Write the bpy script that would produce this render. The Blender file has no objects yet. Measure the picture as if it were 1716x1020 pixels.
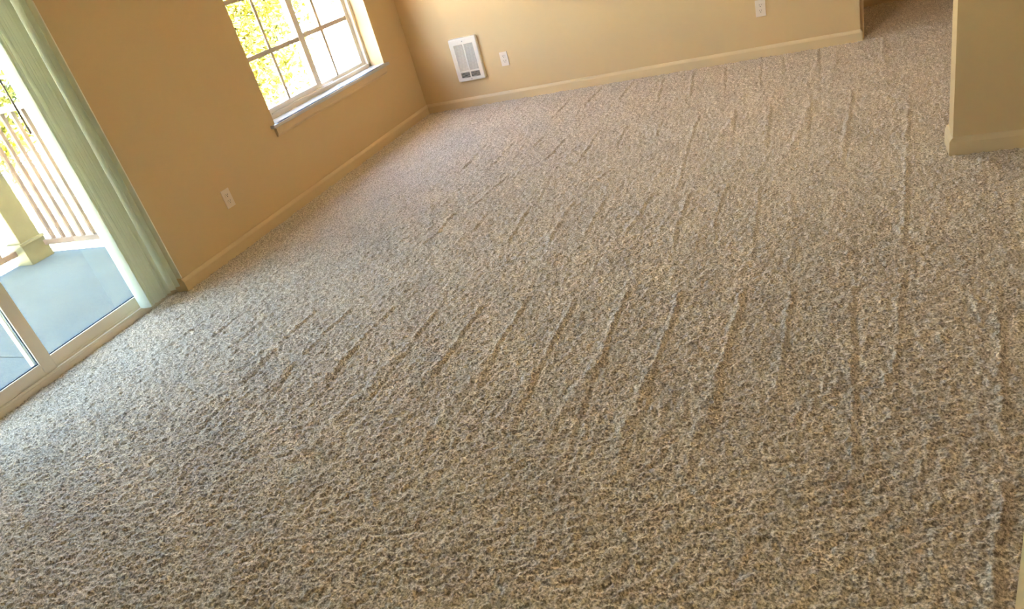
import bpy, bmesh, math, random
import numpy as np
from mathutils import Matrix, Vector

S = bpy.context.scene
COL = S.collection

# ------------------------------------------------------------------ camera
YAW, PITCH, ROLL = -0.511, 0.487, -0.288
CAM = Vector((3.488, -5.746, 1.409))
fw = Vector((math.sin(YAW)*math.cos(PITCH), math.cos(YAW)*math.cos(PITCH), -math.sin(PITCH)))
rt = fw.cross(Vector((0, 0, 1))).normalized()
up = rt.cross(fw)
r2 = math.cos(ROLL)*rt + math.sin(ROLL)*up
u2 = -math.sin(ROLL)*rt + math.cos(ROLL)*up
cd = bpy.data.cameras.new('camera')
cam = bpy.data.objects.new('camera', cd)
COL.objects.link(cam)
m = Matrix((r2, u2, -fw)).transposed().to_4x4()
m.translation = CAM
cam.matrix_world = m
cd.sensor_width = 36.0
cd.lens = 36.0*1203.4/1716.0
cd.clip_start = 0.02
cd.clip_end = 200
S.camera = cam

# ------------------------------------------------------------------ sky, sun, exposure
w = bpy.data.worlds.new('sky')
S.world = w
w.use_nodes = True
nt = w.node_tree
nt.nodes.clear()
sky = nt.nodes.new('ShaderNodeTexSky')
sky.sky_type = 'NISHITA'
sky.sun_disc = False
sky.sun_elevation = math.radians(56)
sky.sun_rotation = math.radians(120)
sky.altitude = 100
sky.air_density = 0.8
sky.dust_density = 2.6
bg = nt.nodes.new('ShaderNodeBackground')
bg.inputs[1].default_value = SKY = 1.0
wo = nt.nodes.new('ShaderNodeOutputWorld')
nt.links.new(sky.outputs[0], bg.inputs[0])
nt.links.new(bg.outputs[0], wo.inputs[0])

sl = bpy.data.lights.new('sun', 'SUN')
sun = bpy.data.objects.new('sun', sl)
COL.objects.link(sun)
sun.location = (12, -8, 20)
sun.rotation_euler = Vector((-0.44, 0.35, -0.83)).to_track_quat('-Z', 'Y').to_euler()
sl.energy = 125.0
sl.angle = math.radians(0.6)
sl.color = (1.0, 0.91, 0.76)

# sky portals in the two real openings (sampling hints only, they emit nothing themselves)
for nm, cy, cz, sy, sz in (('window_portal', -1.1975, 1.18, 1.49, 1.19), ('door_portal', -4.04, 1.03, 1.77, 2.05)):
    pl = bpy.data.lights.new(nm, 'AREA'); pl.shape = 'RECTANGLE'; pl.size = sy; pl.size_y = sz
    pl.cycles.is_portal = True
    po = bpy.data.objects.new(nm, pl); COL.objects.link(po)
    po.matrix_world = Matrix(((0, 0, -1, -0.20), (1, 0, 0, cy), (0, -1, 0, cz), (0, 0, 0, 1)))

S.view_settings.view_transform = 'Standard'
S.view_settings.look = 'None'
S.view_settings.gamma = 1.0
S.view_settings.use_curve_mapping = False
S.view_settings.exposure = EXPO = 3.17
S.cycles.use_denoising = True
S.cycles.max_bounces = 10
S.cycles.diffuse_bounces = 7
S.cycles.transparent_max_bounces = 16
S.cycles.sample_clamp_indirect = 6.0

# ------------------------------------------------------------------ materials
def mat(name, col, rough=0.6, spec=0.3, bump=0.0, bscale=300.0, var=0.0, vscale=4.0, metallic=0.0):
    M = bpy.data.materials.new(name)
    M.use_nodes = True
    n = M.node_tree
    b = n.nodes['Principled BSDF']
    b.inputs['Base Color'].default_value = (*col, 1)
    b.inputs['Roughness'].default_value = rough
    b.inputs['Specular IOR Level'].default_value = spec
    b.inputs['Metallic'].default_value = metallic
    tc = n.nodes.new('ShaderNodeTexCoord')
    if bump > 0:
        t = n.nodes.new('ShaderNodeTexNoise'); t.inputs['Scale'].default_value = bscale
        t.inputs['Detail'].default_value = 3
        bp = n.nodes.new('ShaderNodeBump'); bp.inputs['Strength'].default_value = bump
        bp.inputs['Distance'].default_value = 0.002
        n.links.new(tc.outputs['Object'], t.inputs['Vector'])
        n.links.new(t.outputs['Fac'], bp.inputs['Height'])
        n.links.new(bp.outputs[0], b.inputs['Normal'])
    if var > 0:
        t = n.nodes.new('ShaderNodeTexNoise'); t.inputs['Scale'].default_value = vscale
        t.inputs['Detail'].default_value = 4
        mp = n.nodes.new('ShaderNodeMapRange')
        mp.inputs[3].default_value = 1-var; mp.inputs[4].default_value = 1+var
        mp.inputs[1].default_value = 0.3; mp.inputs[2].default_value = 0.7
        mx = n.nodes.new('ShaderNodeMix'); mx.data_type = 'RGBA'; mx.blend_type = 'MULTIPLY'
        mx.inputs[0].default_value = 1; mx.inputs[6].default_value = (*col, 1)
        n.links.new(tc.outputs['Object'], t.inputs['Vector'])
        n.links.new(t.outputs['Fac'], mp.inputs[0])
        n.links.new(mp.outputs[0], mx.inputs[7])
        n.links.new(mx.outputs[2], b.inputs['Base Color'])
    return M

WALL = mat('wall_paint', (0.64, 0.46, 0.232), 0.55, 0.25, 0.12, 220)
TRIM = mat('trim_paint', (0.67, 0.50, 0.275), 0.42, 0.3)
STOOL = mat('stool_paint', (0.58, 0.55, 0.48), 0.16, 0.6)
CEIL = mat('ceiling_paint', (0.62, 0.58, 0.50), 0.9, 0.1, 0.3, 120)
VINYL = mat('white_vinyl', (0.78, 0.70, 0.56), 0.4, 0.4)
RETURN_LIT = mat('return_lit_cream', (0.88, 0.82, 0.66), 0.5, 0.3)  # wall return colour lightened to stand in for daylight on it
GRILLE = mat('grille_vinyl', (0.55, 0.45, 0.34), 0.5, 0.3)
PLATE = mat('outlet_plastic', (0.74, 0.63, 0.49), 0.35, 0.4)
DARKS = mat('slot_dark', (0.03, 0.02, 0.015), 0.8, 0.1)
HEAT = mat('heater_enamel', (0.74, 0.66, 0.52), 0.4, 0.4)
HEATIN = mat('heater_interior', (0.008, 0.007, 0.006), 0.7, 0.2)
HEATBACK = mat('heater_upper_baffle', (0.62, 0.50, 0.34), 0.6, 0.2)
STEEL = mat('screw_steel', (0.35, 0.32, 0.28), 0.35, 0.5, metallic=0.8)
RUBBER = mat('gasket', (0.05, 0.07, 0.09), 0.6, 0.2)
CONC = mat('deck_concrete', (0.064, 0.077, 0.077), 0.75, 0.3, 0.05, 30, 0.14, 2.5)
POSTM = mat('post_paint', (0.13, 0.115, 0.062), 0.7, 0.2, 0.4, 40, 0.12, 9.0)
RAILM = mat('rail_paint', (0.15, 0.105, 0.085), 0.6, 0.2)
GROUND = mat('dry_ground', (0.66, 0.60, 0.48), 0.95, 0.1, 0.0, 1, 0.10, 1.5)
SIDING = mat('siding_paint', (0.55, 0.48, 0.38), 0.8, 0.1)
BARK = mat('bark', (0.22, 0.15, 0.10), 0.9, 0.1, 0.6, 30, 0.2, 6)
WANDM = mat('wand_plastic', (0.16, 0.12, 0.10), 0.3, 0.5)

def leafmat(name, c1, c2):
    M = bpy.data.materials.new(name); M.use_nodes = True
    n = M.node_tree; b = n.nodes['Principled BSDF']
    b.inputs['Roughness'].default_value = 0.6
    b.inputs['Specular IOR Level'].default_value = 0.2
    a = n.nodes.new('ShaderNodeNewGeometry')
    r = n.nodes.new('ShaderNodeMix'); r.data_type = 'RGBA'
    r.inputs[6].default_value = (*c1, 1); r.inputs[7].default_value = (*c2, 1)
    n.links.new(a.outputs['Random Per Island'], r.inputs[0])
    n.links.new(r.outputs[2], b.inputs['Base Color'])
    tl = n.nodes.new('ShaderNodeBsdfTranslucent')
    n.links.new(r.outputs[2], tl.inputs[0])
    ms = n.nodes.new('ShaderNodeMixShader'); ms.inputs[0].default_value = 0.35
    o = n.nodes['Material Output']
    n.links.new(b.outputs[0], ms.inputs[1]); n.links.new(tl.outputs[0], ms.inputs[2])
    n.links.new(ms.outputs[0], o.inputs[0])
    return M
LEAF = leafmat('leaf_yellow_green', (0.007, 0.014, 0.0003), (0.085, 0.075, 0.002))
LEAF2 = leafmat('leaf_dry', (0.20, 0.13, 0.06), (0.40, 0.26, 0.15))

def vanemat():
    M = bpy.data.materials.new('vane_vinyl'); M.use_nodes = True
    n = M.node_tree; b = n.nodes['Principled BSDF']
    b.inputs['Base Color'].default_value = (0.83, 0.81, 0.68, 1)
    b.inputs['Roughness'].default_value = 0.45
    tl = n.nodes.new('ShaderNodeBsdfTranslucent'); tl.inputs[0].default_value = (0.88, 0.90, 0.78, 1)
    ms = n.nodes.new('ShaderNodeMixShader'); ms.inputs[0].default_value = 0.42
    o = n.nodes['Material Output']
    n.links.new(b.outputs[0], ms.inputs[1]); n.links.new(tl.outputs[0], ms.inputs[2])
    n.links.new(ms.outputs[0], o.inputs[0])
    return M
VANE = vanemat()

def glassmat(name, tint):
    M = bpy.data.materials.new(name); M.use_nodes = True
    n = M.node_tree; n.nodes.remove(n.nodes['Principled BSDF'])
    t = n.nodes.new('ShaderNodeBsdfTransparent'); t.inputs[0].default_value = (*tint, 1)
    g = n.nodes.new('ShaderNodeBsdfGlossy'); g.inputs['Roughness'].default_value = 0.02
    lw = n.nodes.new('ShaderNodeLayerWeight'); lw.inputs[0].default_value = 0.5
    pw = n.nodes.new('ShaderNodeMath'); pw.operation = 'POWER'; pw.inputs[1].default_value = 5.0
    f = n.nodes.new('ShaderNodeMath'); f.operation = 'MULTIPLY_ADD'; f.inputs[1].default_value = 0.9; f.inputs[2].default_value = 0.04
    ms = n.nodes.new('ShaderNodeMixShader')
    n.links.new(lw.outputs['Facing'], pw.inputs[0]); n.links.new(pw.outputs[0], f.inputs[0])
    n.links.new(f.outputs[0], ms.inputs[0]); n.links.new(t.outputs[0], ms.inputs[1]); n.links.new(g.outputs[0], ms.inputs[2])
    n.links.new(ms.outputs[0], n.nodes['Material Output'].inputs[0])
    return M
GLASS = glassmat('window_glass', (0.98, 0.98, 0.97))
DGLASS = glassmat('door_glass', (0.60, 0.655, 0.635))

def carpetmat():
    M = bpy.data.materials.new('cut_pile_carpet'); M.use_nodes = True
    n = M.node_tree; b = n.nodes['Principled BSDF']
    L = n.links.new
    tc = n.nodes.new('ShaderNodeTexCoord')
    # yarn flecks; the dark tones also paint in shade between tufts
    v = n.nodes.new('ShaderNodeTexNoise'); v.inputs['Scale'].default_value = 150
    v.inputs['Detail'].default_value = 3; v.inputs['Roughness'].default_value = 0.65
    v2 = n.nodes.new('ShaderNodeTexNoise'); v2.inputs['Scale'].default_value = 6
    v2.inputs['Detail'].default_value = 3
    L(tc.outputs['Object'], v.inputs['Vector']); L(tc.outputs['Object'], v2.inputs['Vector'])
    cr = n.nodes.new('ShaderNodeValToRGB')
    e = cr.color_ramp.elements
    e[0].position = 0.38; e[0].color = (0.235, 0.185, 0.125, 1)
    e[1].position = 0.62; e[1].color = (0.84, 0.71, 0.54, 1)
    x = cr.color_ramp.elements.new(0.5); x.color = (0.51, 0.42, 0.31, 1)
    L(v.outputs['Fac'], cr.inputs[0])
    mp = n.nodes.new('ShaderNodeMapRange')
    mp.inputs[1].default_value = 0.35; mp.inputs[2].default_value = 0.65
    mp.inputs[3].default_value = 0.95; mp.inputs[4].default_value = 1.05
    L(v2.outputs['Fac'], mp.inputs[0])
    mx = n.nodes.new('ShaderNodeMix'); mx.data_type = 'RGBA'; mx.blend_type = 'MULTIPLY'; mx.inputs[0].default_value = 1
    L(cr.outputs[0], mx.inputs[6]); L(mp.outputs[0], mx.inputs[7])
    L(mx.outputs[2], b.inputs['Base Color'])
    b.inputs['Roughness'].default_value = 0.95
    b.inputs['Specular IOR Level'].default_value = 0.1
    b.inputs['Sheen Weight'].default_value = 0.35
    b.inputs['Sheen Tint'].default_value = (1.0, 0.88, 0.74, 1)
    b.inputs['Sheen Roughness'].default_value = 0.5
    bp = n.nodes.new('ShaderNodeBump'); bp.inputs['Strength'].default_value = 0.6; bp.inputs['Distance'].default_value = 0.004
    L(v.outputs['Fac'], bp.inputs['Height']); L(bp.outputs[0], b.inputs['Normal'])
    return M
CARPET = carpetmat()

# ------------------------------------------------------------------ mesh helpers
def box(bm, x0, x1, y0, y1, z0, z1, bev=0.0):
    r = bmesh.ops.create_cube(bm, size=1.0)
    vs = r['verts']
    for v in vs:
        v.co = Vector(((x0+x1)/2 + v.co.x*(x1-x0), (y0+y1)/2 + v.co.y*(y1-y0), (z0+z1)/2 + v.co.z*(z1-z0)))
    if bev > 0:
        ed = list({e for v in vs for e in v.link_edges})
        bmesh.ops.bevel(bm, geom=ed, offset=bev, segments=2, affect='EDGES', profile=0.7)

def prism(bm, prof, axis, a0, a1):
    """extrude a closed 2-D profile; axis 'x': prof=(y,z), 'y': prof=(x,z), 'z': prof=(x,y)"""
    def P(q, a):
        return {'x': (a, q[0], q[1]), 'y': (q[0], a, q[1]), 'z': (q[0], q[1], a)}[axis]
    A = [bm.verts.new(P(q, a0)) for q in prof]
    B = [bm.verts.new(P(q, a1)) for q in prof]
    n = len(prof)
    for i in range(n):
        bm.faces.new((A[i], A[(i+1) % n], B[(i+1) % n], B[i]))
    bm.faces.new(A[::-1]); bm.faces.new(B)
    bmesh.ops.recalc_face_normals(bm, faces=bm.faces[:])

def cyl(bm, p0, p1, r0, r1=None, n=10, cap=True):
    p0 = Vector(p0); p1 = Vector(p1); r1 = r0 if r1 is None else r1
    d = (p1-p0).normalized()
    a = d.cross(Vector((0.3, 0.5, 0.8))).normalized(); b = d.cross(a)
    A = []; B = []
    for i in range(n):
        t = 2*math.pi*i/n
        o = a*math.cos(t)+b*math.sin(t)
        A.append(bm.verts.new(p0+o*r0)); B.append(bm.verts.new(p1+o*r1))
    for i in range(n):
        f = bm.faces.new((A[i], A[(i+1) % n], B[(i+1) % n], B[i])); f.smooth = True
    if cap:
        bm.faces.new(A[::-1]); bm.faces.new(B)
    bmesh.ops.recalc_face_normals(bm, faces=bm.faces[:])

def obj(name, bm, material, parent=None):
    me = bpy.data.meshes.new(name)
    bm.to_mesh(me); bm.free()
    me.materials.append(material)
    o = bpy.data.objects.new(name, me)
    COL.objects.link(o)
    if parent:
        o.parent = parent
    return o

def boxes(name, bl, material, parent=None, bev=0.0):
    bm = bmesh.new()
    for b in bl:
        box(bm, *b, bev=bev)
    return obj(name, bm, material, parent)

def tag(o, label, cat=None, group=None, kind=None):
    o['label'] = label
    if cat: o['category'] = cat
    if group: o['group'] = group
    if kind: o['kind'] = kind
    return o

def empty(name, loc, label, cat=None, group=None, kind=None):
    o = bpy.data.objects.new(name, None)
    o.empty_display_size = 0.1
    o.location = loc
    COL.objects.link(o)
    return tag(o, label, cat, group, kind)

def link_child(src, name, parent, loc):
    o = src.copy(); o.name = name
    COL.objects.link(o); o.parent = parent; o.location = loc
    return o

# ------------------------------------------------------------------ floor: carpet with vacuum tracks
TRACKS = [
('R',0.6,[(0.23,-3.42),(0.22,-3.52)]),
('R',0.8,[(0.47,-3.42),(0.44,-3.60),(0.40,-3.80)]),
('R',0.8,[(0.67,-3.37),(0.65,-3.58),(0.63,-3.80)]),
('R',0.8,[(0.87,-3.39),(0.86,-3.63),(0.81,-3.84)]),
('R',1.0,[(1.14,-3.42),(1.13,-3.70)]),
('B',0.9,[(1.13,-3.70),(1.11,-4.02),(1.06,-4.26),(1.04,-4.50),(0.98,-4.67)]),
('D',0.8,[(1.15,-3.72),(1.16,-4.04),(1.19,-4.39),(0.97,-4.61)]),
('R',1.0,[(1.35,-3.41),(1.33,-3.70),(1.33,-3.84)]),
('D',1.0,[(1.34,-3.87),(1.38,-4.11),(1.38,-4.23)]),
('B',0.9,[(1.33,-3.84),(1.27,-4.17),(1.24,-4.47),(1.22,-4.64),(1.22,-4.72)]),
('R',1.0,[(1.59,-3.41),(1.57,-3.61)]),
('D',1.0,[(1.58,-3.63),(1.58,-3.74),(1.63,-4.24)]),
('B',0.9,[(1.57,-3.61),(1.56,-3.92),(1.51,-4.07),(1.51,-4.27),(1.50,-4.46),(1.48,-4.60),(1.46,-4.71)]),
('R',1.0,[(1.84,-3.40),(1.84,-3.68)]),
('D',1.0,[(1.85,-3.70),(1.85,-3.90),(1.85,-4.13),(1.86,-4.30),(1.88,-4.42)]),
('B',1.0,[(1.82,-3.70),(1.79,-4.03),(1.75,-4.35),(1.71,-4.60),(1.72,-4.66)]),
('R',1.1,[(2.05,-3.41),(2.05,-3.62),(2.06,-3.72)]),
('D',1.0,[(2.06,-3.72),(2.06,-3.84),(2.07,-4.06),(2.08,-4.19)]),
('B',1.0,[(2.05,-3.74),(2.01,-3.97),(2.00,-4.18),(1.98,-4.41)]),
('R',1.2,[(2.25,-3.36),(2.25,-3.55),(2.25,-3.74)]),
('D',1.1,[(2.25,-3.74),(2.28,-3.98),(2.28,-4.15),(2.29,-4.32)]),
('B',1.0,[(2.23,-3.81),(2.21,-4.00),(2.20,-4.22),(2.18,-4.38)]),
('R',1.2,[(2.47,-3.42),(2.47,-3.65),(2.47,-3.84)]),
('D',1.0,[(2.47,-3.84),(2.48,-4.05),(2.50,-4.20),(2.51,-4.32)]),
('B',1.0,[(2.44,-3.89),(2.43,-4.08),(2.40,-4.26)]),
('R',1.2,[(2.68,-3.35),(2.67,-3.55),(2.69,-3.81)]),
('D',1.0,[(2.69,-3.81),(2.69,-4.00),(2.71,-4.27),(2.72,-4.41)]),
('B',1.0,[(2.67,-3.81),(2.63,-4.00),(2.62,-4.24),(2.61,-4.38)]),
('R',1.2,[(2.89,-3.36),(2.89,-3.65),(2.88,-3.80)]),
('D',1.0,[(2.88,-3.80),(2.89,-3.99),(2.91,-4.23)]),
('B',1.0,[(2.87,-3.83),(2.84,-4.12),(2.86,-4.32),(2.83,-4.43),(2.81,-4.58),(2.80,-4.66)]),
('R',1.2,[(3.12,-3.38),(3.11,-3.61),(3.10,-3.85)]),
('D',1.0,[(3.10,-3.85),(3.11,-4.07),(3.12,-4.25)]),
('B',1.0,[(3.09,-3.83),(3.07,-4.02),(3.06,-4.18),(3.04,-4.42)]),
('R',0.9,[(3.29,-3.39),(3.28,-3.65),(3.28,-3.85)]),
('B',0.7,[(3.27,-3.80),(3.26,-4.04),(3.25,-4.19)]),
('D',0.9,[(3.48,-3.39),(3.48,-3.69),(3.48,-4.01),(3.48,-4.28),(3.47,-4.36),(3.45,-4.66)]),
('R',0.8,[(3.64,-3.33),(3.61,-3.64),(3.59,-3.87)]),
('R',0.9,[(3.90,-3.39),(3.87,-3.67),(3.83,-4.00),(3.81,-4.13)]),
('R',1.2,[(3.79,-4.27),(3.77,-4.40),(3.75,-4.48),(3.72,-4.65)]),
('G',0.5,[(1.16,-3.39),(1.50,-3.40),(1.85,-3.42)]),
('G',0.4,[(2.19,-3.38),(2.33,-3.36),(2.67,-3.37)]),
('G',1.0,[(1.18,-2.39),(1.45,-2.37),(1.72,-2.37),(1.98,-2.39),(2.16,-2.36),(2.34,-2.37),(2.56,-2.36),(2.74,-2.44),(2.89,-2.45)]),
('R',0.8,[(1.19,-2.45),(1.19,-2.63)]),
('R',1.0,[(1.42,-2.38),(1.43,-2.64),(1.40,-2.83)]),
('R',1.0,[(1.65,-2.39),(1.66,-2.62),(1.62,-2.86)]),
('R',1.0,[(1.90,-2.41),(1.92,-2.65),(1.94,-2.86)]),
('R',1.0,[(2.15,-2.38),(2.15,-2.61),(2.17,-2.89)]),
('R',1.0,[(2.33,-2.36),(2.33,-2.64),(2.34,-2.85)]),
('R',1.0,[(2.57,-2.40),(2.56,-2.62),(2.54,-2.84)]),
('R',1.0,[(2.77,-2.44),(2.77,-2.76),(2.79,-3.01)]),
('R',1.0,[(2.94,-2.37),(2.93,-2.69)]),
('D',0.8,[(2.93,-2.69),(2.98,-3.09)]),
('R',1.0,[(3.10,-2.44),(3.11,-2.77)]),
('D',0.8,[(3.11,-2.77),(3.13,-3.09)]),
('D',0.6,[(3.25,-2.48),(3.28,-3.05)]),
('D',1.0,[(2.85,-1.16),(2.89,-1.69),(2.92,-2.13)]),
('B',0.8,[(2.85,-1.26),(2.79,-1.78),(2.77,-2.17)]),
('D',1.0,[(3.06,-1.21),(3.09,-1.92),(3.10,-2.33)]),
('B',0.6,[(3.06,-1.29),(3.01,-1.91)]),
('D',1.0,[(3.28,-1.14),(3.29,-1.85),(3.29,-2.24)]),
('B',1.0,[(3.28,-1.20),(3.22,-1.83),(3.16,-2.32)]),
('R',1.1,[(3.51,-1.14),(3.47,-1.89)]),
('D',0.9,[(3.47,-1.89),(3.45,-2.47)]),
('B',0.8,[(3.47,-1.77),(3.44,-2.07)]),
('D',1.2,[(3.30,-0.06),(3.33,-1.07)]),
('B',1.1,[(3.42,-0.08),(3.36,-1.04)]),
('B',1.0,[(3.29,-0.36),(3.23,-1.11)]),
('B',1.2,[(3.70,-0.03),(3.66,-1.05)]),
('R',1.0,[(3.79,-1.30),(3.74,-1.96),(3.71,-2.36),(3.69,-2.70),(3.65,-3.10)]),
('D',0.9,[(2.91,0.02),(2.96,-0.78)]),
('D',0.9,[(3.06,-0.09),(3.11,-0.65)]),
('D',0.9,[(2.66,-0.09),(2.76,-0.98)]),
('R',0.9,[(2.42,-0.07),(2.50,-0.75)]),
('R',0.9,[(2.20,-0.13),(2.27,-0.74)]),
('G',0.7,[(3.23,-1.12),(3.51,-1.04),(3.69,-1.07)]),
('R',1.0,[(1.95,-0.06),(1.94,-0.54)]),
('R',1.0,[(1.69,-0.10),(1.67,-0.56)]),
('R',1.0,[(1.48,-0.09),(1.48,-0.68)]),
('R',0.9,[(1.22,-0.08),(1.22,-0.33)]),
('R',0.9,[(1.02,-0.09),(1.01,-0.41)]),
('R',0.9,[(0.81,-0.17),(0.83,-0.55)]),
('R',0.9,[(0.39,-0.06),(0.39,-0.36)]),
('R',0.9,[(1.97,-1.20),(1.99,-1.62),(1.99,-1.83)]),
('R',0.9,[(1.76,-1.24),(1.74,-1.69)]),
('R',0.9,[(1.55,-1.18),(1.55,-1.38)]),
('R',0.9,[(1.34,-1.21),(1.35,-1.68)]),
('R',0.9,[(1.10,-1.17),(1.13,-1.69)]),
('R',0.9,[(2.16,-1.18),(2.18,-1.61)]),
('R',0.9,[(2.39,-1.19),(2.42,-1.55)]),
('R',1.0,[(2.63,-1.22),(2.66,-1.90),(2.70,-2.38)]),
('B',0.9,[(2.57,-1.94),(2.53,-2.34)]),
('R',0.7,[(1.56,-1.84),(1.50,-2.35)]),
('R',0.7,[(1.87,-1.92),(1.92,-2.32)]),
('R',0.7,[(2.24,-1.98),(2.17,-2.33)]),
('B',0.9,[(0.88,-4.30),(0.76,-4.49),(0.78,-4.69)]),
('B',0.8,[(0.57,-4.63),(0.55,-4.70)]),
('B',0.8,[(0.38,-4.46),(0.37,-4.58)]),
('G',0.6,[(2.38,-4.70),(2.48,-4.70),(2.53,-4.68),(2.58,-4.65)]),
('B',0.9,[(1.92,-4.70),(1.91,-4.80),(1.88,-4.89)]),
('G',0.5,[(1.27,-4.75),(1.42,-4.72),(1.55,-4.71)])
]

def make_floor():
    rng = np.random.default_rng(5)
    xs = np.concatenate([np.arange(-0.097, 4.5, 0.006), np.array([4.7, 5.2, 6.0, 7.0])])
    ys = [-8.5, -7.0, -6.0, -5.4]
    y = -5.25
    while y < 0.12:
        ys.append(y); y += 0.0045 + 0.0035*min(1, (y+5.25)/4.0)
    while y < 1.2:
        ys.append(y); y += 0.012
    ys = np.array(ys)
    nx, ny = len(xs), len(ys)
    X, Y = np.meshgrid(xs, ys)
    H = np.zeros_like(X)
    for kind, amp, pts in TRACKS:
        n = len(pts)
        L = sum(math.dist(pts[i], pts[i+1]) for i in range(n-1))
        x0 = min(q[0] for q in pts)-.15; x1 = max(q[0] for q in pts)+.15
        y0 = min(q[1] for q in pts)-.15; y1 = max(q[1] for q in pts)+.15
        i0, i1 = np.searchsorted(xs, [x0, x1]); j0, j1 = np.searchsorted(ys, [y0, y1])
        if i1 <= i0 or j1 <= j0: continue
        sx = X[j0:j1, i0:i1]; sy = Y[j0:j1, i0:i1]
        wob = 0.003*np.sin(sy*23+amp*9)+0.001*np.sin(sy*97+sx*30)
        best = np.full(sx.shape, 9.0); sd = np.zeros(sx.shape); tt = np.zeros(sx.shape)
        acc = 0.0
        for k in range(n-1):
            ax, ay = pts[k]; bx, by = pts[k+1]
            dx, dy = bx-ax, by-ay; l2 = dx*dx+dy*dy+1e-9; l = math.sqrt(l2)
            t = np.clip(((sx-ax)*dx+(sy-ay)*dy)/l2, 0, 1)
            ex = sx-(ax+t*dx)+wob; ey = sy-(ay+t*dy)
            d = np.hypot(ex, ey)
            mk = d < best
            best = np.where(mk, d, best)
            sgn = np.where(dy*ex-dx*ey > 0, 1.0, -1.0)*(1 if dy > 0 else -1)
            sd = np.where(mk, d*sgn, sd)
            tt = np.where(mk, (acc+t*l)/L, tt)
            acc += l
        fade = np.clip((1.02-tt)/(0.15 if kind == 'R' else 0.6), 0.55 if kind == 'R' else 0.25, 1)*np.clip(tt/0.04+0.3, 0, 1)
        A = 0.001*amp
        if kind == 'R':      # pile pushed up on the left, parted on the right
            h = 5.5*np.exp(-((sd+0.009)/0.011)**2) - 3.2*np.exp(-((sd-0.008)/0.0075)**2)
        elif kind == 'B':
            h = 6.5*np.where(sd < 0, np.exp(-(sd/0.010)**2), np.exp(-(sd/0.025)**2))
        elif kind == 'D':
            h = 3.0*np.exp(-((sd+0.014)/0.016)**2) - 5.0*np.exp(-((sd-0.006)/0.0080)**2)
        else:
            h = -6.0*np.exp(-(best/0.009)**2)
        H[j0:j1, i0:i1] += A*h*fade
    # tufts and soft unevenness of the pile
    def smooth(a, k):
        for _ in range(k):
            a = (a + np.roll(a, 1, 0)+np.roll(a, -1, 0)+np.roll(a, 1, 1)+np.roll(a, -1, 1))/5
        return a
    n1 = smooth(rng.standard_normal(X.shape), 1); n1 /= n1.std()
    n2 = smooth(rng.standard_normal(X.shape), 12); n2 /= n2.std()
    H += np.clip(n1, -2.2, 2.2)*0.0027 + n2*0.0007
    H[:, -5:] = 0; H[:5, :] = 0
    co = np.stack([X, Y, H], -1).reshape(-1, 3).astype(np.float32)
    i = np.arange(ny-1)[:, None]*nx + np.arange(nx-1)[None, :]
    quads = np.stack([i, i+1, i+nx+1, i+nx], -1).reshape(-1, 4).astype(np.int32)
    me = bpy.data.meshes.new('floor')
    me.vertices.add(len(co)); me.vertices.foreach_set('co', co.ravel())
    nq = len(quads)
    me.loops.add(nq*4); me.loops.foreach_set('vertex_index', quads.ravel())
    me.polygons.add(nq)
    me.polygons.foreach_set('loop_start', np.arange(0, nq*4, 4, dtype=np.int32))
    me.polygons.foreach_set('use_smooth', np.ones(nq, dtype=bool))
    me.update(calc_edges=True)
    me.materials.append(CARPET)
    o = bpy.data.objects.new('floor', me)
    COL.objects.link(o)
    return tag(o, 'beige cut-pile carpet with vacuum cleaner tracks across the room', kind='structure')
make_floor()

# ------------------------------------------------------------------ room shell
DY0, DY1, DZ = -4.93, -3.151, 2.06        # sliding door opening
WY0, WY1, WZ0, WZ1 = -1.946, -0.449, 0.58, 1.78   # window opening
XO = -0.19
Z0, ZC = -0.03, 2.44
tag(boxes('wall_left', [
    (XO, 0, -8.5, DY0, Z0, ZC), (XO, 0, DY0, DY1, DZ, ZC), (XO, 0, DY1, WY0, Z0, ZC),
    (XO, 0, WY0, WY1, Z0, WZ0-0.022), (XO, 0, WY0, WY1, WZ1, ZC), (XO, 0, WY1, 0.115, Z0, ZC)], WALL),
    'tan painted wall holding the window and the sliding glass door', kind='structure')
tag(boxes('wall_back', [(0, 3.566, 0, 0.115, Z0, ZC)], WALL, bev=0.0),
    'peach tan painted wall with the wall heater', kind='structure')
tag(boxes('wall_right', [(3.888, 7.0, -2.266, -2.116, Z0, ZC)], WALL),
    'tan partition wall end at the right side', kind='structure')
tag(boxes('wall_near', [(3.733, 3.85, -8.5, -4.707, Z0, ZC)], WALL),
    'cream wall edge at the lower right corner', kind='structure')
tag(boxes('wall_behind', [(XO, 7.0, -8.6, -8.5, Z0, ZC)], WALL), 'tan wall behind the camera', kind='structure')
tag(boxes('wall_east', [(7.0, 7.1, -8.6, 1.3, Z0, ZC)], WALL), 'tan wall at the end of the hallway', kind='structure')
tag(boxes('wall_hall_far', [(3.3, 7.0, 1.09, 1.2, Z0, ZC)], WALL), 'dark far wall of the hallway beyond the opening', kind='structure')
tag(boxes('wall_hall_left', [(3.45, 3.566, 0.115, 1.09, Z0, ZC)], WALL), 'shaded side wall of the hallway', kind='structure')
tag(boxes('trim_1', [(3.566, 3.592, 0.05, 0.115, Z0, ZC)], TRIM), 'shaded brown corner strip at the end of the heater wall', kind='structure')
tag(boxes('ceiling', [(XO, 7.1, -8.6, 1.3, ZC, ZC+0.08)], CEIL), 'white ceiling', kind='structure')
tag(boxes('upper_shade_block', [(XO-0.01, 7.1, -8.6, 1.3, ZC+0.085, 5.6)], SIDING), 'unseen upper block above the room, added to shade the deck', kind='structure')  # unseen storey, made tall so the house shadow covers the deck

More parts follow.
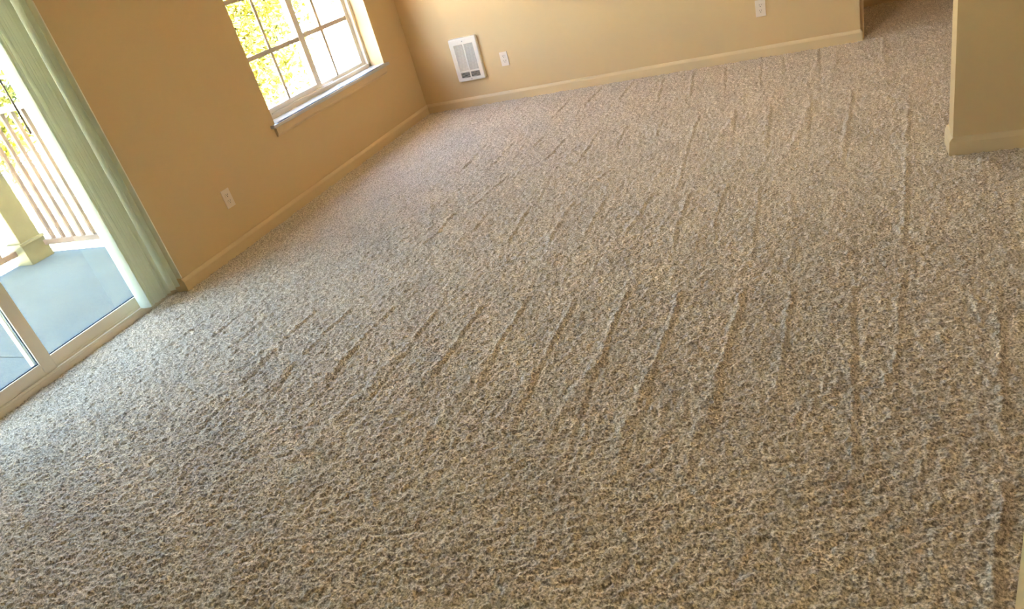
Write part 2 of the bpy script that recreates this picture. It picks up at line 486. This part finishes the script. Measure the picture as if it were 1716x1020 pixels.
BH, BT = 0.080, 0.014
def bprof(s=1):
    # (distance from wall, height)
    return [(0, Z0), (BT, Z0), (BT, 0.058), (BT-0.003, 0.066), (0.004, BH-0.002), (0, BH)]
def base_x(name, pieces, label):     # runs along y on walls facing +x or -x: (x, sign, y0, y1)
    bm = bmesh.new()
    for ax, c, s, a0, a1 in pieces:
        pr = [(c+s*d, z) for d, z in bprof()]
        prism(bm, pr, ax, a0, a1)
    return tag(obj(name, bm, TRIM), label, kind='structure')
base_x('baseboard_left', [('y', 0.0, 1, DY1-BT, 0.0), ('y', 0.0, 1, -8.5, DY0+BT), ('x', DY1, -1, -0.085, 0.0), ('x', DY0, 1, -0.085, 0.0)], 'tan painted baseboard under the window wall')
base_x('baseboard_back', [('x', 0.0, -1, 0.0, 3.566), ('y', 3.566, 1, -BT, 0.05)], 'tan baseboard along the heater wall')
base_x('baseboard_right', [('x', -2.266, -1, 3.888, 7.0), ('y', 3.888, -1, -2.266-BT, -2.116+BT), ('x', -2.116, 1, 3.888, 7.0)], 'cream baseboard wrapping the partition end')
base_x('baseboard_near', [('y', 3.733, -1, -8.5, -4.707+BT), ('x', -4.707, 1, 3.733, 3.85)], 'cream baseboard at the near wall')
base_x('baseboard_hall', [('x', 1.09, -1, 3.566, 7.0), ('y', 3.566, 1, 0.115, 1.09)], 'shaded baseboard in the hallway')

tag(boxes('trim_4', [(-0.100, -0.001, DY1-0.006, DY1+0.002, 0.082, DZ)], RETURN_LIT), 'wall return between the blind and the left wall, daylight painted in as pale cream', kind='structure')

# ------------------------------------------------------------------ window
win = empty('window_1', (-0.15, (WY0+WY1)/2, WZ0), 'white sliding window with grille bars above the left baseboard', kind='structure')
def put(o, parent):
    """parent without moving: the mesh was built in world coordinates"""
    o.parent = parent
    o.matrix_parent_inverse = Matrix.Translation(parent.location).inverted()
    return o
def wbox(name, bl, material, parent, root, bev=0.0):
    o = boxes(name, bl, material, bev=bev)
    o.parent = parent
    if parent == root:
        o.matrix_parent_inverse = Matrix.Translation(root.location).inverted()
    return o
FX0, FX1 = -0.188, -0.130
wbox('window_frame', [(FX0, FX1, WY0, WY1, WZ0-0.002, WZ0+0.028), (FX0, FX1, WY0, WY1, WZ1-0.03, WZ1),
     (FX0, FX1, WY0, WY0+0.03, WZ0, WZ1), (FX0, FX1, WY1-0.03, WY1, WZ0, WZ1)], VINYL, win, win, 0.003)
def sash(y0, y1, z0, z1, x0, x1, st, rb, bar, vb, hz):
    s = wbox('sash', [(x0, x1, y0, y0+st, z0, z1), (x0, x1, y1-st, y1, z0, z1), (x0, x1, y0+st, y1-st, z0, z0+rb), (x0, x1, y0+st, y1-st, z1-st, z1)], VINYL, win, win, 0.004)
    xc = (x0+x1)/2
    wbox('pane', [(xc-0.002, xc+0.002, y0+st-0.005, y1-st+0.005, z0+rb-0.005, z1-st+0.005)], GLASS, s, win)
    for y in vb:
        wbox('grille_bar', [(xc+0.0040, xc+0.0070, y-bar/2*0.85, y+bar/2*0.85, z0+rb, z1-st)], GRILLE, s, win)
    for z in hz:
        wbox('grille_bar', [(xc+0.0038, xc+0.0072, y0+st, y1-st, z-bar/2, z+bar/2)], GRILLE, s, win)
    return s
sash(WY0+0.024, -1.150, WZ0+0.022, WZ1-0.024, -0.158, -0.132, 0.062, 0.048, 0.029, [-1.545], [0.987, 1.352])
sash(-1.205, WY1-0.026, WZ0+0.022, WZ1-0.024, -0.186, -0.162, 0.045, 0.030, 0.034, [-0.875], [0.994, 1.355])
wbox('pull_rail', [(-0.131, -0.124, -1.79, -1.02, WZ0+0.030, WZ0+0.038)], VINYL, win, win, 0.002)

bm = bmesh.new()
box(bm, -0.130, 0.032, WY0+0.001, WY1-0.001, WZ0-0.022, WZ0, bev=0.0)
box(bm, 0.0, 0.034, WY0-0.052, WY1+0.030, WZ0-0.022, WZ0, bev=0.004)
tag(obj('trim_2', bm, STOOL), 'glossy painted window stool catching the daylight', kind='structure')
bm = bmesh.new()
prism(bm, [(0.0, WZ0-0.022), (0.020, WZ0-0.022), (0.020, 0.517), (0.012, 0.503), (0.012, 0.497), (0.0, 0.497)], 'y', WY0-0.025, WY1-0.015)
tag(obj('trim_3', bm, TRIM), 'tan painted apron board under the window stool', kind='structure')

# ------------------------------------------------------------------ sliding door
door = empty('door_1', (-0.14, (DY0+DY1)/2, 0.0), 'white framed sliding glass door opening to the deck', kind='structure')
wbox('door_frame', [(-0.188, -0.100, DY0, DY0+0.035, 0.0, DZ), (-0.188, -0.100, DY1-0.035, DY1, 0.0, DZ), (-0.188, -0.100, DY0, DY1, DZ-0.04, DZ)], VINYL, door, door, 0.002)
wbox('threshold', [(-0.188, -0.094, DY0, DY1, -0.02, 0.030)], VINYL, door, door, 0.003)
wbox('track', [(-0.101, -0.095, DY0+0.035, DY1-0.035, 0.030, 0.042)], VINYL, door, door, 0.0015)
wbox('track', [(-0.144, -0.140, DY0+0.035, DY1-0.035, 0.030, 0.040)], VINYL, door, door, 0.001)
def panel(y0, y1, x0, x1, st, rb, z0=0.036, z1=2.025):
    s = wbox('door_panel', [(x0, x1, y0, y0+st, z0, z1), (x0, x1, y1-st, y1, z0, z1), (x0, x1, y0+st, y1-st, z0, z0+rb), (x0, x1, y0+st, y1-st, z1-st, z1)], VINYL, door, door, 0.004)
    xc = (x0+x1)/2
    wbox('pane', [(xc-0.003, xc+0.003, y0+st-0.006, y1-st+0.006, z0+rb-0.006, z1-st+0.006)], DGLASS, s, door)
    g = 0.004
    wbox('gasket', [(xc-0.006, xc+0.006, y0+st, y1-st, z0+rb, z0+rb+g), (xc-0.006, xc+0.006, y0+st, y0+st+g, z0+rb, z1-st), (xc-0.006, xc+0.006, y1-st-g, y1-st, z0+rb, z1-st)], RUBBER, s, door)
    return s
panel(DY0+0.036, -3.951, -0.139, -0.105, 0.066, 0.066)
panel(-4.020, DY1-0.036, -0.182, -0.146, 0.066, 0.060)

# ------------------------------------------------------------------ vertical blind
blind = empty('vertical_blind', (-0.05, -3.3, 0.045), 'cream vertical blind drawn open beside the sliding glass door', 'blind')
def vane_mesh(name):
    bm = bmesh.new()
    W, N, SAG, TH = 0.091, 8, 0.011, 0.0012
    prof = []
    for i in range(N+1):
        t = -1+2*i/N
        prof.append((t*W/2, SAG*(1-t*t)))
    back = [(a, b-TH) for a, b in prof[::-1]]
    prism(bm, prof+back, 'z', 0.0, 1.965)
    for f in bm.faces: f.smooth = False
    return bm
VS = [(-3.405, 2), (-3.392, -3), (-3.381, 5), (-3.352, -4), (-3.341, 6), (-3.316, -6), (-3.305, 3), (-3.278, -8), (-3.262, 9), (-3.218, -3), (-3.186, 5)]
v0 = None
for i, (y, a) in enumerate(VS):
    if v0 is None:
        v0 = obj('vane', vane_mesh('vane'), VANE, blind); o = v0
    else:
        o = v0.copy(); COL.objects.link(o); o.name = 'vane'; o.parent = blind
    o.location = (-0.054-blind.location.x + 0.004*math.sin(i*2.3), y-blind.location.y, 0.0)
    o.rotation_euler = (0, 0, math.radians(180+a))
wbox('head_rail', [(-0.085, -0.02, DY0+0.01, DY1-0.01, 2.015, 2.055)], VINYL, blind, blind, 0.003)
bm = bmesh.new()
cyl(bm, (0.008, -3.513, 1.085), (0.004, -3.508, 2.02), 0.0042, n=8)
cyl(bm, (0.008, -3.513, 1.075), (0.008, -3.513, 1.11), 0.0055, n=8)
put(obj('wand', bm, WANDM), blind)

# ------------------------------------------------------------------ outlets
def outlet(loc, rz, label):
    r = empty('wall_outlet', loc, label, 'outlet', 'duplex wall outlets')
    r.rotation_euler = (0, 0, rz)
    # local frame: x along wall, -y out of the wall, z up
    bm = bmesh.new(); box(bm, -0.035, 0.035, -0.0055, 0.0, -0.0572, 0.0572, bev=0.0022)
    obj('plate', bm, PLATE, r)
    for s in (-1, 1):
        zc = 0.0195*s
        bm = bmesh.new()
        prof = []
        for k in range(20):
            t = 2*math.pi*k/20
            prof.append((0.0172*math.cos(t), zc + max(-0.0132, min(0.0132, 0.0172*math.sin(t)))))
        prism(bm, prof, 'y', -0.0085, -0.003)
        f = obj('receptacle', bm, PLATE, r)
        bm = bmesh.new(); box(bm, -0.0078, -0.0052, -0.0088, -0.006, zc+0.0008, zc+0.0098); obj('slot', bm, DARKS, f)
        bm = bmesh.new(); box(bm, 0.0052, 0.0078, -0.0088, -0.006, zc+0.0012, zc+0.0092); obj('slot', bm, DARKS, f)
        bm = bmesh.new(); cyl(bm, (0, -0.0088, zc-0.0062), (0, -0.006, zc-0.0062), 0.0030, n=10); obj('ground_hole', bm, DARKS, f)
    bm = bmesh.new(); cyl(bm, (0, -0.0064, 0), (0, -0.004, 0), 0.0032, n=10); obj('screw', bm, PLATE, r)
    return r
outlet((0.871, 0, 0.346), 0, 'white duplex outlet on the back wall beside the heater')
outlet((2.927, 0, 0.348), 0, 'white duplex outlet at the top edge, right of the heater wall')
outlet((0, -2.594, 0.327), math.radians(90), 'duplex outlet on the left wall between blind and window')

# ------------------------------------------------------------------ wall heater
HX, HZ, HW, HH = 0.537, 0.405, 0.266, 0.363
heater = empty('wall_heater', (HX, 0, HZ), 'white louvred wall heater low on the back wall', 'heater')
def rim(bm, w, h, y0, y1, holes):
    """front cover with rectangular openings, built of strips"""
    xs = sorted({-w/2, w/2, *[v for q in holes for v in q[:2]]})
    zs = sorted({-h/2, h/2, *[v for q in holes for v in q[2:]]})
    for i in range(len(xs)-1):
        for j in range(len(zs)-1):
            cx, cz = (xs[i]+xs[i+1])/2, (zs[j]+zs[j+1])/2
            if any(q[0] < cx < q[1] and q[2] < cz < q[3] for q in holes): continue
            box(bm, xs[i], xs[i+1], y0, y1, zs[j], zs[j+1])
holes = [(-0.092, -0.006, -0.092, 0.128), (0.006, 0.092, -0.092, 0.128), (-0.092, -0.006, -0.150, -0.104), (0.006, 0.092, -0.150, -0.104)]
bm = bmesh.new()
rim(bm, HW-0.012, HH-0.012, -0.026, -0.021, holes)
# rounded pressed edge
K = 12
def rr(w, h, r):
    out = []
    for cx, cz, a in ((w/2-r, h/2-r, 0), (-w/2+r, h/2-r, 90), (-w/2+r, -h/2+r, 180), (w/2-r, -h/2+r, 270)):
        for k in range(5):
            t = math.radians(a+22.5*k); out.append((cx+r*math.cos(t), cz+r*math.sin(t)))
    return out
rings = [(HW, HH, 0.016, 0.0), (HW, HH, 0.016, -0.017), (HW-0.006, HH-0.006, 0.014, -0.024), (HW-0.014, HH-0.014, 0.011, -0.0262), (HW-0.030, HH-0.030, 0.006, -0.0262)]
R = []
for w_, h_, r_, y_ in rings:
    R.append([bm.verts.new((a, y_, b)) for a, b in rr(w_, h_, r_)])
for a, b in zip(R[:-1], R[1:]):
    n = len(a)
    for i in range(n):
        f = bm.faces.new((a[i], a[(i+1) % n], b[(i+1) % n], b[i])); f.smooth = True
bmesh.ops.recalc_face_normals(bm, faces=bm.faces[:])
obj('cover', bm, HEAT, heater)
bm = bmesh.new(); box(bm, -0.096, 0.096, -0.016, -0.014, -0.096, 0.132); obj('upper_baffle', bm, HEATBACK, heater)
bm = bmesh.new(); box(bm, -0.096, 0.096, -0.008, -0.005, -0.154, -0.100); obj('lower_cavity', bm, HEATIN, heater)
s0 = None
def slat(x, z):
    global s0
    if s0 is None:
        bm = bmesh.new(); prism(bm, [(-0.0268, -0.0012), (-0.0258, 0.0012), (-0.0175, 0.0042), (-0.0170, 0.0022)], 'x', -0.0435, 0.0435)
        s0 = obj('slat', bm, HEAT, heater); o = s0
    else:
        o = s0.copy(); COL.objects.link(o); o.name = 'slat'; o.parent = heater
    o.location = (x, 0, z)
s1 = None
def low_slat(x, z):
    global s1
    if s1 is None:
        bm = bmesh.new(); prism(bm, [(-0.0262, -0.0010), (-0.0262, 0.0012), (-0.0190, 0.0012), (-0.0190, -0.0010)], 'x', -0.0435, 0.0435)
        s1 = obj('slat', bm, HEAT, heater); o = s1
    else:
        o = s1.copy(); COL.objects.link(o); o.name = 'slat'; o.parent = heater
    o.location = (x, 0, z)
for x in (-0.049, 0.049):
    for k in range(22): slat(x, -0.0885+k*0.0099)
    for k in range(5): low_slat(x, -0.1455+k*0.0092)
for x, z in ((0, 0.152), (0, -0.165)):
    bm = bmesh.new(); cyl(bm, (x, -0.0285, z), (x, -0.0255, z), 0.0042, n=12); obj('screw', bm, STEEL, heater)

# ------------------------------------------------------------------ fill lamps added out of frame to brighten the back and right
def fill_lamp(x, y, power, label):
    r = empty('fill_lamp', (x, y, ZC), label, 'lamp')
    bm = bmesh.new(); cyl(bm, (0, 0, -0.03), (0, 0, 0), 0.15, 0.16, n=28); obj('canopy', bm, STEEL, r)
    bm = bmesh.new()
    prev = None
    for k in range(6):
        t = math.radians(15*k); rr_ = 0.165*math.cos(t); z = -0.03-0.085*math.sin(t)
        ring = [bm.verts.new((rr_*math.cos(a*math.tau/28), rr_*math.sin(a*math.tau/28), z)) for a in range(28)]
        if prev:
            for i in range(28):
                f = bm.faces.new((prev[i], prev[(i+1) % 28], ring[(i+1) % 28], ring[i])); f.smooth = True
        prev = ring
    bm.faces.new(prev)
    bmesh.ops.recalc_face_normals(bm, faces=bm.faces[:])
    M = bpy.data.materials.new('fill_lamp_glass'); M.use_nodes = True
    b = M.node_tree.nodes['Principled BSDF']
    b.inputs['Emission Color'].default_value = (1.0, 0.86, 0.70, 1); b.inputs['Emission Strength'].default_value = 0.4
    obj('shade', bm, M, r)
    l = bpy.data.lights.new('fill_lamp_light', 'AREA'); l.shape = 'DISK'; l.size = 0.3
    l.energy = power; l.color = (1.0, 0.93, 0.82)
    lo = bpy.data.objects.new('fill_lamp_light', l); COL.objects.link(lo); lo.parent = r; lo.location = (0, 0, -0.13)
    return r
fill_lamp(3.1, -1.25, 1.6, 'added unseen fill lamp above the carpet near the heater wall')
fill_lamp(5.4, -3.5, 1.1, 'added unseen fill lamp above the kitchen side, right of the partition')
fill_lamp(4.7, -1.2, 0.35, 'added unseen fill lamp in the hallway behind the partition')

# ------------------------------------------------------------------ deck outside
DK = -0.10
tag(boxes('deck_slab', [(-2.86, XO-0.002, -3.676, -2.135, DK-0.22, DK), (-2.86, XO-0.002, -5.6, -3.684, DK-0.22, DK), (-2.86, XO-0.002, -3.69, -3.67, DK-0.22, DK-0.012)], CONC, bev=0.003),
    'pale blue-grey concrete deck slab outside the sliding door', kind='structure')
tag(boxes('porch_beam', [(-2.81, -2.67, -6.2, -2.2, 2.20, 2.36), (-2.67, -0.2, -2.36, -2.22, 2.20, 2.36)], SIDING), 'porch beams above the deck', kind='structure')
post = empty('porch_post', (-2.74, -2.29, DK), 'thick olive-tan porch post at the deck corner', 'post')
def lbox(name, b, material, parent, bev=0.0):
    bm = bmesh.new(); box(bm, *b, bev=bev); return obj(name, bm, material, parent)
lbox('shaft', (-0.092, 0.092, -0.092, 0.092, 0.0, 2.298), POSTM, post, 0.006)
bm = bmesh.new()
box(bm, -0.106, 0.106, -0.106, 0.106, 0.0, 0.17, bev=0.006)
obj('base_wrap', bm, POSTM, post)
bm = bmesh.new()
prism(bm, [(-0.112, 0.17), (0.112, 0.17), (0.106, 0.19), (-0.106, 0.19)], 'y', -0.112, 0.112)
obj('base_cap', bm, POSTM, post)

def railing(a, b, label, n):
    a = Vector(a); b = Vector(b); L = (b-a).length
    r = empty('deck_railing', (a.x, a.y, DK), label, 'railing', 'deck railings')
    r.rotation_euler = (0, 0, math.atan2(b.y-a.y, b.x-a.x))
    lbox('top_rail', (0, L, -0.045, 0.045, 1.165, 1.205), RAILM, r, 0.004)
    lbox('bottom_rail', (0, L, -0.02, 0.02, 0.095, 0.140), RAILM, r, 0.003)
    bm = bmesh.new(); box(bm, -0.014, 0.014, -0.014, 0.014, 0.135, 1.170, bev=0.001)
    f = obj('baluster', bm, RAILM, r); f.location = (L/(n+1), 0, 0)
    for k in range(2, n+1):
        o = f.copy(); COL.objects.link(o); o.name = 'baluster'; o.parent = r; o.location = (L*k/(n+1), 0, 0)
    return r
railing((-2.626, -2.20, 0), (-0.195, -2.20, 0), 'brown deck railing between the porch post and the house wall', 18)
railing((-2.75, -2.404, 0), (-2.75, -5.6, 0), 'brown deck railing along the front of the deck, left of the post', 24)

# ------------------------------------------------------------------ garden
def make_ground():
    bm = bmesh.new()
    N = 24
    vs = {}
    for i in range(N+1):
        for j in range(N+1):
            x = -60+ i*(59.75/N); y = -30+j*(80/N)
            z = -1.0 + 0.25*math.sin(x*0.35+1)*math.cos(y*0.3) if x < -4 else -0.85
            vs[i, j] = bm.verts.new((x, y, z))
    for i in range(N):
        for j in range(N):
            f = bm.faces.new((vs[i, j], vs[i+1, j], vs[i+1, j+1], vs[i, j+1])); f.smooth = True
    return tag(obj('ground', bm, GROUND), 'sunlit dry bright ground outside', kind='structure')
make_ground()

def tree(loc, h, rad, n, seed, label, leafm, low=0.25, cat='tree', name='leafy_tree', size=0.11):
    rnd = random.Random(seed)
    r = empty(name, loc, label, cat, 'garden trees and shrubs')
    bm = bmesh.new()
    tips = []
    p = Vector((0, 0, -0.4)); d = Vector((0, 0, 1)); rr_ = 0.035*h
    segs = 5
    for k in range(segs):
        q = p+Vector((rnd.uniform(-.08, .08)*h*.4, rnd.uniform(-.08, .08)*h*.4, (h*0.75+.4)/segs))
        cyl(bm, p, q, rr_, rr_*0.75, n=8, cap=False)
        p = q; rr_ *= 0.75
        if p.z > h*low*0.6:
            for _ in range(3):
                a = rnd.uniform(0, 6.28); l = rad*rnd.uniform(.5, .95)
                e = p+Vector((math.cos(a)*l, math.sin(a)*l, l*rnd.uniform(.1, .7)))
                mid = p.lerp(e, .5)+Vector((0, 0, .06*l))
                cyl(bm, p, mid, rr_*.5, rr_*.33, n=6, cap=False); cyl(bm, mid, e, rr_*.33, rr_*.1, n=6, cap=False)
                tips += [e, mid]
    tips.append(p)
    obj('trunk', bm, BARK, r)
    verts = []; faces = []
    for k in range(n):
        c = rnd.choice(tips)
        o = Vector((rnd.gauss(0, 1), rnd.gauss(0, 1), rnd.gauss(0, 1)*.8))*rad*0.26
        c = c+o
        if c.z < h*low: c.z = h*low+rnd.random()*0.15*h
        u = Vector((rnd.gauss(0, 1), rnd.gauss(0, 1), rnd.gauss(0, .6))).normalized()
        v = u.cross(Vector((rnd.gauss(0, 1), rnd.gauss(0, 1), rnd.gauss(0, 1)))).normalized()
        s = size*rnd.uniform(.6, 1.3)
        b = len(verts)
        bend = u.cross(v)*s*0.18
        verts += [c-u*s, c-v*s*.45+bend, c+u*s, c+v*s*.45+bend]
        faces.append((b, b+1, b+2, b+3))
    me = bpy.data.meshes.new('foliage')
    me.from_pydata([tuple(q) for q in verts], [], faces)
    me.materials.append(leafm)
    f = bpy.data.objects.new('foliage', me); COL.objects.link(f); f.parent = r
    f['kind'] = 'stuff'
    return r
tree((-5.4, 4.3, -1.0), 3.6, 1.5, 6500, 1, 'bright yellow-green leafy tree seen through the left half of the window', LEAF, .20, size=.075)
tree((-9.9, 9.0, -1.0), 4.6, 1.7, 5200, 2, 'taller leafy tree farther back behind the left half of the window', LEAF, .18, size=.10)
tree((-11.0, 13.6, -1.0), 5.0, 1.6, 3600, 3, 'pale leafy tree seen through the top of the right half of the window', LEAF, .32, size=.10)
tree((-8.9, 1.5, -1.0), 4.4, 1.9, 8000, 4, 'sunlit leafy tree beyond the deck railing outside the sliding door', LEAF, .22, size=.08)
tree((-15.2, -2.6, -1.0), 5.2, 2.2, 5200, 5, 'large leafy tree far behind the porch post', LEAF, .18, size=.11)
tree((-13.0, 3.9, -1.0), 1.5, 1.3, 2600, 6, 'dry reddish shrub on the slope beyond the deck railing', LEAF2, .08, 'shrub', 'dry_shrub', .08)
tree((-8.2, 6.2, -1.0), 1.2, 0.8, 2200, 7, 'dry low shrub between the two trees behind the left window pane', LEAF2, .08, 'shrub', 'dry_shrub', .08)
